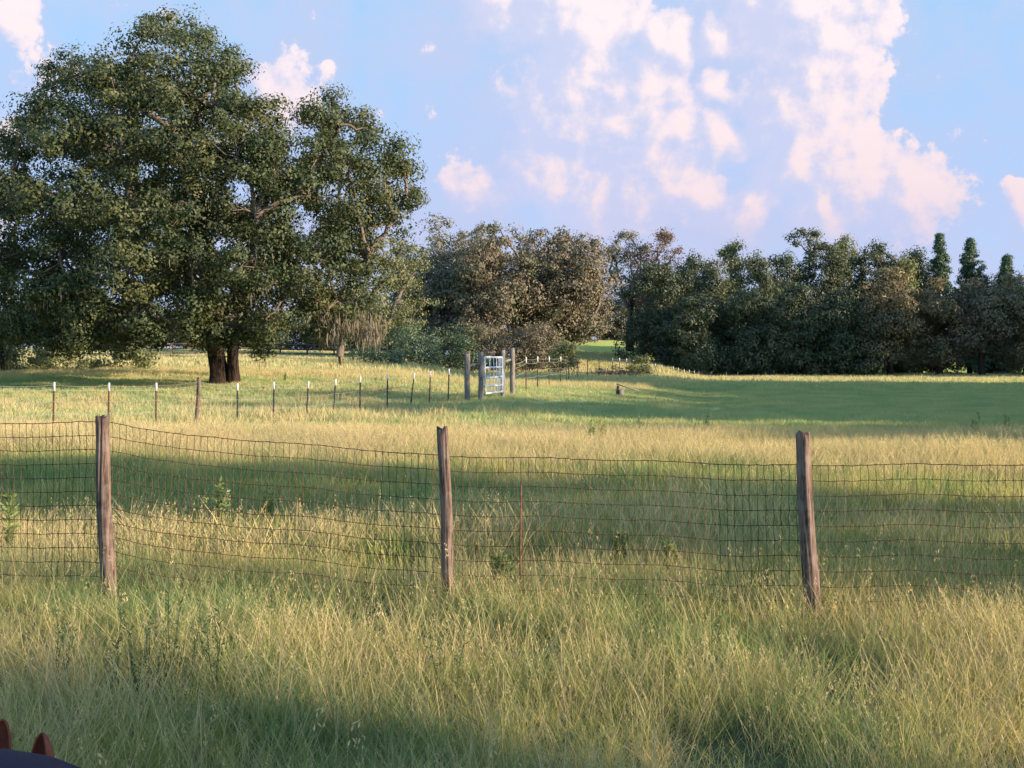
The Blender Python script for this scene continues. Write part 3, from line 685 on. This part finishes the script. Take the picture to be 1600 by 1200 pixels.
def wood_post(name, parent, p, top, r0, r1, lean, seed, mat, label=None, sides=40, rings=40):
    """tapering split-grain post; p base, lean = (dx,dy) of the top"""
    r = np.random.default_rng(abs(seed)); zz = np.linspace(-.35, top, rings); f = np.clip(zz / top, 0, 1)
    pts = np.stack([lean[0] * f + .006 * np.sin(zz * 5 + seed), lean[1] * f, zz], 1)
    ph = r.uniform(0, 6.28, 8); fr = r.integers(2, 15, 8); am = r.uniform(.006, .03, 8); ck = r.uniform(0, 6.28, 4)
    def rf(u, a):
        k = 1 + 0 * u * a
        for i in range(8): k = k + am[i] * np.sin(fr[i] * a + ph[i] + 1.6 * np.sin(u * (2 + i) + ph[i]))
        for c in ck:
            d = np.angle(np.exp(1j * (a - c - .3 * np.sin(u * 4 + c)))); k = k - .34 * np.exp(-(d / .10) ** 2) * (.35 + .65 * smooth(.3, 1, u * 1.0))
        return k
    mb = MB(); mb.tube(pts, r0 + (r1 - r0) * f, sides, rfun=rf)
    me = mb.mesh(name, False)
    n = rings * sides; top_i = np.arange((rings - 1) * sides, n)      # ragged top
    for i in top_i:
        me.vertices[i].co.z += .012 * math.sin(3 * i / sides * 6.28 + seed) + r.uniform(-.008, .012)
    o = obj(name, me, mat, parent, p)
    if label: o['label'] = label
    return o
fence = thing('woven_wire_fence', 'rusty woven wire fence on three weathered round wooden posts crossing the foreground', 'fence', (0, 0, 0))
posts = [(167, 652, .048, .056, -.035), (697, 670, .038, .040, -.028), (1266, 677, .046, .055, -.050)]
plab = ['dark weathered post, thick and blackened in its lower half', 'slimmest of the posts, split at the top', 'leaning post with deep reddish splits']
for i, (px, tp, rt, rb, ln) in enumerate(posts):
    s = fs(px); p = at(px + (5 if i else 3), s); wood_post('post', fence, p, CH - (tp - HOR) / s - p.z, rb, rt, (ln * 1.5, 0), i * 3 + 1, M_WOOD, plab[i])
for px in (-420, 1850):
    s = fs(px); p = at(px, s); wood_post('post', fence, p, 1.33, .055, .05, (-.03, 0), px, M_WOOD)
def wire_top(px):
    k = [(-450, 668), (0, 664), (155, 660), (178, 662), (300, 682), (450, 695), (600, 706), (690, 712), (712, 713), (900, 720), (1100, 724), (1250, 728), (1275, 729), (1450, 728), (1600, 727), (1900, 735)]
    py = np.interp(px, [a for a, b in k], [b for a, b in k]); return CH - (py - HOR) / fs(px)
def build_wires():
    r = np.random.default_rng(9); mb = MB(); rad = .0022
    x0, x1 = (-450 - 800) / fs(-450), (1880 - 800) / fs(1880)
    n = int((x1 - x0) / .0508); X = x0 + np.arange(n) * .0508
    y0, y1 = F / fs(-450), F / fs(1880)
    yy = y0 + (y1 - y0) * (X - x0) / (x1 - x0); pxs = 800 + F * X / yy
    top = wire_top(pxs); rows = np.arange(0, 12) * .1016
    shear = .035 * np.sin(X * 1.1 + .6); G = ground(X, yy)
    # vertical position of row k under wire: keeps to the mesh, buried at the foot
    dip = .006 * np.sin(X * 3.1) + .004 * np.sin(X * 7.7)
    def pt(i, k, jit=True):
        f = rows[k] / 1.1
        return np.array([X[i] + shear[i] * f, yy[i] + .066 + .012 * math.sin(X[i] * 2 + k * .4), top[i] - rows[k] * (1 - .01 * math.sin(X[i])) + dip[i] * (1 + f)])
    grid = np.array([[pt(i, k) for k in range(12)] for i in range(n)])
    grid += r.normal(0, .0016, grid.shape) * np.array([1.6, .5, 1])
    for k in range(12):
        P = grid[:, k]; ok = P[:, 2] > G + .0
        idx = np.where(ok)[0]
        if len(idx) < 2: continue
        for seg in np.split(idx, np.where(np.diff(idx) > 1)[0] + 1):
            if len(seg) > 1:
                mb.tube(P[seg], rad * (1.25 if k in (0,) else 1.), 4, cap=False)
        for i in idx:   # knots where the wires cross
            mb.box(P[i], (.0075, .006, .007))
    for i in range(n):
        pts = []
        for k in range(12):
            if grid[i, k, 2] > G[i] - .1:
                pts.append(grid[i, k])
                if k < 11: pts.append((grid[i, k] + grid[i, k + 1]) / 2 + np.array([r.normal(0, .0035), r.normal(0, .002), 0]))
        mb.tube(pts, rad * .9, 4, cap=False)
    obj('wire_mesh', mb.mesh('wire_mesh'), M_WIRE, fence)
build_wires()
M_RUST = simple_mat('rusty_steel', (.07, .03, .02), .8, .1, (.12, .055, .035), 25)
M_TPOST = simple_mat('dark_steel', (.016, .02, .02), .6, .2, (.04, .035, .03), 25)
M_TIP = simple_mat('white_paint', (.52, .47, .46), .6, 0, (.40, .35, .33), 30)
def stake():
    s = fs(813); p = at(813, s); st = MB(); st.tube([(0, -.05, -.2), (0, -.05, .5), (.004, -.05, .93)], .006, 8); st.build('stake', M_RUST, fence, loc=p)
stake()

# ------------------------------------------------------------------ T-post fences
def tpost(parent, px, s, top, lean=0., mat=None, tip=.21, base=None, seed=0):
    p = at(px, s) if base is None else base
    H = CH - (top - HOR) / s - p.z; w = .036
    def prism(z0, z1, k=1., tz=1):
        mb = MB(); ww = w * k
        for (cx, cy, sx, sy) in ((0, 0, ww * 1.3, .008 * k), (0, .018, .008 * k, ww * .9)):
            h = z1 - z0; c = np.array([0, cy, (z0 + z1) / 2]); mb.box(c, (sx, sy, h))
        return mb
    for zz in ():
        pass
    mb = prism(-.3, H - tip)
    for i in range(int((H - tip) / .09)): mb.box((0, -.007, .05 + i * .09), (.012, .008, .02))     # studs
    o = mb.build('t_post', mat or M_TPOST, parent, loc=p); o.rotation_euler = (0, lean, 0)
    if tip:
        k = prism(H - tip, H, 1.12); q = k.build('white_tip', M_TIP, o)
    q = Vector((math.sin(lean) * (H - .04), 0, math.cos(lean) * (H - .04)))
    return Vector(p) + q, Vector(p)
M_ROPE = simple_mat('pale_fence_rope', (.17, .16, .145), .8)
M_FWIRE = simple_mat('fence_wire', (.20, .18, .17), .6, .3)
def strand(parent, pts, drop, sag, rad, mat, name='wire', sides=5):
    mb = MB()
    for a, b in zip(pts[:-1], pts[1:]):
        a = np.array(a); b = np.array(b); t = np.linspace(0, 1, 9)[:, None]; p = a + (b - a) * t; p[:, 2] -= drop + sag * 4 * (t * (1 - t))[:, 0]; p[:, 1] -= .03
        mb.tube(p, rad, sides, cap=False)
    return mb.build(name, mat, parent)
ta = [(84, 597, 0.02, 0), (170, 598, .01, 0), (244, 598, .0, 0), None, (371, 599, .0, 0), (428, 597, .01, 0), (482, 596, .05, 0), (525, 592, .07, 0), (563, 588, .01, 0), (605.5, 584, .01, 0), (648, 583, .11, 0), (673, 580, .04, 1), (702, 576, .03, 0)]
def sa(px): return 66 + (43 - 66) * (px - 84) / (702 - 84)
fa = thing('t_post_fence', 'line of thin white-topped steel posts and rope running up to the gate', 'fence')
tops = []
p, _ = tpost(fa, -10, sa(-10), 598, .02); tops.append(p); p, _ = tpost(fa, -100, sa(-100), 598, .0); tops.insert(0, p)
for i, e in enumerate(ta):
    if e is None:
        s = sa(309); pb = at(306, s); h = CH - (590 - HOR) / s - pb.z
        o = wood_post('wood_post', fa, pb, h, .055, .05, (.10, 0), 17, M_WOOD, 'brown wooden post leaning right among the steel ones', 16, 16); tops.append(pb + Vector((.08, 0, h - .08))); continue
    px, tp, ln, rust = e; p, _ = tpost(fa, px - ln * 60, sa(px), tp, ln, M_RUST if (rust or i in (0, 1, 2)) else M_TPOST); tops.append(p)
bp = [(730, 553, 43.0, .105), (751.5, 550, 42.0, .10)]
def brace(parent, lst, rowa, rowb):
    P = []
    for i, (px, tp, s, rd) in enumerate(lst):
        p = at(px, s); h = CH - (tp - HOR) / s - p.z; wood_post('brace_post', parent, p, h, rd, rd * .95, (.0, 0), int(px), M_GWOOD, None, 18, 14); P.append((p, s))
    (a, sa_), (b, sb_) = P; za = CH - (rowa - HOR) / sa_; zb = CH - (rowb - HOR) / sb_
    mb = MB(); mb.tube([(a.x + .08, a.y, za), ((a.x + b.x) / 2, (a.y + b.y) / 2, (za + zb) / 2 + .01), (b.x - .08, b.y, zb)], .055, 10); mb.build('brace_rail', M_GWOOD, parent, sm=True)
    return P
Pa = brace(fa, bp, 571.5, 569)
tops.append(Pa[0][0] + Vector((0, 0, 1.05)))
strand(fa, tops, .03, .03, .003, M_ROPE, 'rope'); strand(fa, tops, .14, .02, .0035, M_FWIRE); strand(fa, tops, .42, .02, .003, M_FWIRE); strand(fa, tops, .72, .02, .003, M_FWIRE)

fb = thing('pasture_fence', 'wire fence from the right gate posts back to the grey corner post', 'fence')
Pb = brace(fb, [(785.5, 547, 40.0, .10), (800.5, 544, 39.0, .10)], 565, 562)
tb = [(822, 558, 36, 1), (840, 557, 34, 1), (858, 557, 31.5, 1), (876, 557, 29.5, 1), (885, 559, 28.5, 0), (888.5, 562, 28, 0), (903, 562, 26, 0), (918, 562, 24.5, 0), (936, 560, 22.5, 0), (957, 559, 20.5, 1), (968, 559, 19.7, 1), (979, 560, 19, 1), (990, 560, 18.3, 1)]
tb2 = []; tops = [Pb[1][0] + Vector((0, 0, 1.25))]
for px, tp, s, tip in tb:
    p, _ = tpost(fb, px, s, tp, 0, M_TPOST, .26 if tip else 0.); tops.append(p)
sC = 17.6; pc = at(1003, sC); wood_post('corner_post', fb, pc, CH - (559 - HOR) / sC - pc.z, .12, .11, (0, 0), 5, M_GWOOD, None, 12, 8); tops.append(pc + Vector((0, 0, 1.3)))
strand(fb, tops, .05, .05, .006, M_ROPE, 'rope'); strand(fb, tops, .22, .05, .005, M_ROPE, 'rope'); strand(fb, tops, .55, .04, .006, M_FWIRE); strand(fb, tops, .85, .04, .006, M_FWIRE)
fc = thing('boundary_fence', 'far wire fence with small white topped posts running right along the forest edge', 'fence')
tcs = [(1014, 566), (1024, 568), (1034, 570), (1052, 572.5), (1060, 574.5), (1069, 577), (1077, 578), (1085, 579), (1092, 580), (1112, 580.5), (1135, 581), (1153, 581), (1169, 571), (1196, 581), (1209, 579), (1226, 580), (1262, 581), (1300, 580.5), (1345, 581), (1385, 580), (1421, 579), (1460, 580), (1497, 577.5), (1553, 579.5), (1610, 580)]
tops = [pc + Vector((0, 0, 1.3))]
for i, (px, tp) in enumerate(tcs):
    s = 17.4 - 1.2 * min(1, i / 8) - .8 * min(1, max(0, (i - 8) / 10)); p, _ = tpost(fc, px, s, min(tp, CH and tp), 0, M_TPOST, .28); tops.append(p)
strand(fc, tops[:11], .05, .06, .008, M_FWIRE); strand(fc, tops[:11], .5, .05, .007, M_FWIRE)

# ------------------------------------------------------------------ gate
def gate():
    M_G = simple_mat('white_gate_paint', (.40, .42, .45), .6, 0, (.28, .30, .33), 12)
    a = at(757, 41.8); b = at(785, 40.2)
    # the leaf hangs between the braces and is seen at a slant, its far end deeper in the field
    g = thing('farm_gate', 'white pipe farm gate with five rails hanging between grey brace posts', 'gate', a)
    ax = np.array([b.x - a.x, b.y - a.y, 0.]); L = np.linalg.norm(ax); u = ax / L
    rows = [(557.8, 558.5), (574.5, 573.5), (590.5, 588.5), (603.5, 601.5), (615, 611.5)]
    zs = [(CH - (ra - HOR) / 41.8 - a.z, CH - (rb - HOR) / 40.2 - a.z) for ra, rb in rows]
    off = [0., .02, .05, .07, .10]
    for (za, zb), o in zip(zs, off):
        m = MB(); p0 = u * o; p1 = u * L; p0 = np.array([p0[0], p0[1], za]); p1 = np.array([p1[0], p1[1], zb]); m.tube([p0, (p0 + p1) / 2, p1], .038, 10); m.build('rail', M_G, g, sm=True)
    for k, f in enumerate([0., .28, .50, .66, .80, .90, 1.]):
        m = MB(); pts = []
        for i, ((za, zb), o) in enumerate(zip(zs, off)):
            o2 = o + (L - o) * (f + (.008 * (1 if (k + i) % 2 else -1) if 0 < f < 1 else 0)); z = za + (zb - za) * f; pts.append((u[0] * o2, u[1] * o2, z))
        m.tube(pts, .018 if 0 < f < 1 else .034, 8); m.build('stay', M_G, g, sm=True)
    m = MB(); 
    for z in (zs[0][0] - .1, zs[3][0]): m.tube([(-.10, 0, z), (.03, 0, z)], .02, 6)
    m.build('hinge', M_TPOST, g)
gate()

# ------------------------------------------------------------------ rail fence behind the oak
def rail_fence():
    M_DW = simple_mat('dark_fence_boards', (.045, .035, .03), .85, 0, (.08, .06, .05), 8)
    t = thing('rail_fence', 'dark three rail board fence in the shade behind the oak trunk', 'fence')
    pts = [at(px, 17.5 - (px - 200) * .004) for px in range(60, 640, 42)]
    for p in pts:
        m = MB(); m.box((0, 0, .6), (.14, .14, 1.5)); m.build('post', M_DW, t, loc=p)
    for h in (.35, .78, 1.2):
        m = MB()
        for a, b in zip(pts[:-1], pts[1:]):
            m.tube([np.array(a) + (0, -.1, h), np.array(b) + (0, -.1, h)], .075, 4)
        m.build('rail', M_DW, t)
rail_fence()

# ------------------------------------------------------------------ brush pile, broken post, weeds
def brush_pile():
    c = at(958, 21.5); t = thing('brush_pile', 'brown heap of dead branches beside the grey corner post at the gap', 'brush pile', c)
    r = np.random.default_rng(8); m = MB()
    for i in range(420):
        f = r.uniform(-1, 1); h = (1 - f * f) * .95 * (.55 + .45 * math.sin(f * 5 + 1) ** 2); p = np.array([f * 2.0, r.normal(0, .6), r.uniform(0, 1) * h])
        d = r.normal(0, 1, 3) * np.array([1, .7, .45]); d /= np.linalg.norm(d); L = r.uniform(.2, .7)
        m.tube([p - d * L / 2, p + r.normal(0, .04, 3), p + d * L / 2], [r.uniform(.012, .035), .015, .006], 4, cap=False)
    m.build('branch_heap', simple_mat('dead_wood', (.10, .065, .05), .9, 0, (.22, .15, .12), 3), t)
    lob = [(r.uniform(-1.7, 1.7), r.normal(0, .4), r.uniform(.1, .5), .38) for _ in range(14)]
    me, _, _ = foliage(lob, .3, 24, .12, seed=77); obj('dead_leaves', me, M_RED, t)
brush_pile()
def broken_post():
    c = at(968, 37.5); t = thing('broken_post', 'short dark stump with a grey pole leaning off it, alone in the open field', 'stump', c)
    wood_post('stump', t, Vector((-.09, 0, 0)), .42, .075, .05, (.02, 0), 31, simple_mat('dark_wood', (.03, .022, .022), .9, 0, (.07, .05, .05), 14), None, 14, 10)
    m = MB(); m.box((.06, .0, .08), (.20, .12, .36), rz=.3); m.build('block', M_GWOOD, t)
    m = MB(); m.tube([(-.14, -.1, .50), (.3, -.08, .36), (.82, .0, .20)], [.024, .028, .016], 8); m.build('pole', M_GWOOD, t, sm=True)
broken_post()

def weed(px, s, h, style, name, label, seed, group=None, mat=None):
    r = np.random.default_rng(seed); p = at(px, s); t = thing(name, label, 'plant', p, group); st = MB(); V = []; n = 0
    stems = {'stalk': 3, 'leafy': 6, 'goldenrod': 3}[style]; P = []; Dd = []
    for i in range(stems):
        a = r.uniform(0, 6.28); ln = r.uniform(.02, .22) * h; hh = h * r.uniform(.65, 1.); k = np.linspace(0, 1, 8)
        pts = np.stack([math.cos(a) * ln * k ** 1.5, math.sin(a) * ln * k ** 1.5, hh * k - .05], 1); pts[:, 0] += .008 * np.sin(k * 9 + i)
        st.tube(pts, np.linspace(.0042, .0012, 8) * (1 if s > 100 else 2.), 5, cap=False)
        nl = int({'stalk': 34, 'leafy': 46, 'goldenrod': 60}[style])
        f = r.uniform(.12 if style != 'goldenrod' else .2, 1, nl)
        q = np.stack([np.interp(f, k, pts[:, j]) for j in range(3)], 1); d = r.normal(0, 1, (nl, 3)); d[:, 2] = np.abs(d[:, 2]) * .7 + .25; d /= np.linalg.norm(d, axis=1)[:, None]
        P.append(q); Dd.append(d)
    P = np.vstack(P); Dd = np.vstack(Dd); n = len(P)
    L = {'stalk': .035, 'leafy': .075, 'goldenrod': .11}[style] * r.uniform(.6, 1.2, n)[:, None]; W = .2 if style != 'leafy' else .35
    B = np.cross(Dd, r.normal(0, 1, (n, 3))); B /= np.linalg.norm(B, axis=1)[:, None]
    V = np.stack([P, P + Dd * L * .5 + B * L * W * .5, P + Dd * L, P + Dd * L * .5 - B * L * W * .5], 1).reshape(-1, 3)
    me = np_mesh('leaves', V, np.arange(n * 4).reshape(-1, 4), attrs={'tint': (np.repeat(r.uniform(0, 1, n), 4), 'POINT')})
    obj('leaves', me, mat or M_WEED, t); st.build('stem', mat or M_WEED, t)
M_STALK = foliage_mat('stalk_leaves', (.03, .055, .02), (.05, .08, .03), (.04, .06, .025), .2, 2.)
near_w = [(215, 300, .40), (232, 296, .34), (268, 300, .52), (247, 305, .34), (300, 300, .42), (322, 290, .36), (90, 285, .34), (340, 310, .40), (105, 290, .28), (185, 300, .36),
          (695, 300, .40), (712, 305, .36), (1120, 270, .42)]
nl = ['left of the tall one', 'short one beside the tallest', 'tallest dark stalk at lower left', 'thin one right against the tallest', 'right of the tallest', 'right of the tallest, leaning', 'far left one in the grass', 'rightmost of the lower left cluster', 'short one at far left', 'left end of the lower left cluster', 'left of the pair at the shadow edge', 'right of the pair at the shadow edge', 'alone right of the middle post']
for i, (px, s, h) in enumerate(near_w): weed(px, s, h * 1.45, 'stalk', 'weed_stalk', 'dark slender weed stalk in near grass, ' + nl[i], 300 + i, 'dark weed stalks in the near grass', M_STALK)
mid_w = [(925, 78, .75, 'leafy', 'pale green leafy weed in the straw band behind the fence, left of the pair'), (942, 76, .6, 'leafy', 'pale green leafy weed right beside its taller twin behind the fence'),
         (1525, 72, .8, 'goldenrod', 'feathery tall weed at right edge of the straw band'), (1572, 73, .7, 'goldenrod', 'feathery weed rightmost beyond the fence'), (1105, 66, .6, 'goldenrod', 'feathery weed where straw meets the green field, left of the right post'),
         (1000, 66, .6, 'goldenrod', 'feathery weed where straw meets green field, middle of the picture'), (445, 35, .5, 'leafy', 'bright leafy weed right of the oak trunk'),
         (968, 190, .42, 'leafy', 'leafy bushy weed just behind the wire between middle and right posts'), (1050, 195, .38, 'leafy', 'leafy weed behind the wire, nearer the right post'),
         (785, 215, .42, 'leafy', 'leafy weed at the wire right of the middle post'), (345, 160, .7, 'leafy', 'airy weed in the shade band right of the left post'), (415, 155, .6, 'leafy', 'airy weed in the shade band second from the left post'),
         (14, 175, .7, 'goldenrod', 'feathery pale weed behind the wire at the left edge')]
for i, (px, s, h, st, lb) in enumerate(mid_w): weed(px, s, h, st, 'leafy_weed', lb, 340 + i, 'leafy weeds in the meadow')

# ------------------------------------------------------------------ pony beside the camera
def pony():
    t = thing('pony', 'chestnut pony in a navy rug, head lowered, at the bottom left corner', 'pony', (-.8, 1.0, gz(-.8, 1.0)))
    M_CH = simple_mat('chestnut_coat', (.095, .026, .018), .7, 0, (.125, .036, .024), 18)
    M_NV = simple_mat('navy_rug', (.0012, .0026, .014), .9, 0, (.002, .004, .020), 60)
    def skin(name, pts, edges, rad, mat, sub=2):
        me = bpy.data.meshes.new(name); me.from_pydata([tuple(Vector(p) - t.location) for p in pts], edges, []); o = obj(name, me, mat, t)
        sk = o.modifiers.new('skin', 'SKIN'); 
        for i, r_ in enumerate(rad):
            v = me.skin_vertices[0].data[i] if me.skin_vertices else None
            if v: v.radius = r_ if isinstance(r_, tuple) else (r_, r_)
        sk.use_smooth_shade = True; ss_ = o.modifiers.new('sub', 'SUBSURF'); ss_.levels = sub; ss_.render_levels = sub
        return o
    P = [(-.62, .10, .96), (-.63, .55, .95), (-.64, 1.05, .94), (-.66, 1.50, .93), (-.86, 1.88, .90), (-1.03, 2.30, .81), (-1.19, 2.75, .72), (-1.235, 2.98, .67), (-1.25, 3.15, .50), (-1.25, 3.24, .34),
         (-.50, .02, .80), (-.48, .10, .55), (-.48, -.06, .38), (-.48, -.02, .05), (-.76, .02, .80), (-.78, .10, .55), (-.78, -.06, .38), (-.78, -.02, .05),
         (-.54, 1.52, .72), (-.53, 1.50, .42), (-.53, 1.52, .05), (-.79, 1.52, .72), (-.80, 1.62, .42), (-.80, 1.60, .05), (-.62, -.12, .95), (-.62, -.24, .62)]
    E = [(i, i + 1) for i in range(9)] + [(0, 10), (10, 11), (11, 12), (12, 13), (0, 14), (14, 15), (15, 16), (16, 17), (3, 18), (18, 19), (19, 20), (3, 21), (21, 22), (22, 23), (0, 24), (24, 25)]
    Rd = [.22, .26, .27, .24, .16, .12, .10, .10, .075, .06, .15, .09, .05, .045, .15, .09, .05, .045, .10, .055, .045, .10, .055, .045, .06, .04]
    skin('body', P, E, Rd, M_CH)
    skin('rug', [(-.62, -.05, .97), (-.63, .4, .96), (-.64, 1.0, .955), (-.66, 1.50, .965), (-.86, 1.86, .92), (-1.02, 2.28, .82), (-1.14, 2.62, .74)], [(i, i + 1) for i in range(6)], [.26, .34, .36, .363, .235, .175, .13], M_NV, 3)
    def ear(tip, w, h, yaw, lean):
        nu, nv = 13, 12; V = []
        for j in range(nv):
            f = math.sin(j / (nv - 1) * math.pi / 2); wd = w * 1.05 * max(0, 1 - f ** 3.6) ** .5 * (.85 + .25 * math.sin(math.pi * f)) + .001
            for i in range(nu):
                a = (i / (nu - 1) - .5) * math.pi * 1.25
                V.append((math.sin(a) * wd * .5, -math.cos(a) * wd * .42, h * f - .02 * (1 - math.cos(a)) * (1 - f)))
        q = [(j * nu + i, j * nu + i + 1, (j + 1) * nu + i + 1, (j + 1) * nu + i) for j in range(nv - 1) for i in range(nu - 1)]
        me = np_mesh('ear', np.array(V), np.array(q), smooth_=True); o = obj('ear', me, M_CH, t)
        o.location = Vector(tip) - Vector((lean, 0, h)) - t.location; o.rotation_euler = (0, lean / h, yaw)
        so_ = o.modifiers.new('thick', 'SOLIDIFY'); so_.thickness = .006; s2 = o.modifiers.new('sub', 'SUBSURF'); s2.levels = 1; s2.render_levels = 2
    ear((-1.185, 3.04, .832), .066, .15, R(150), -.006)
    ear((-1.335, 3.04, .865), .066, .15, R(200), -.03)
pony()
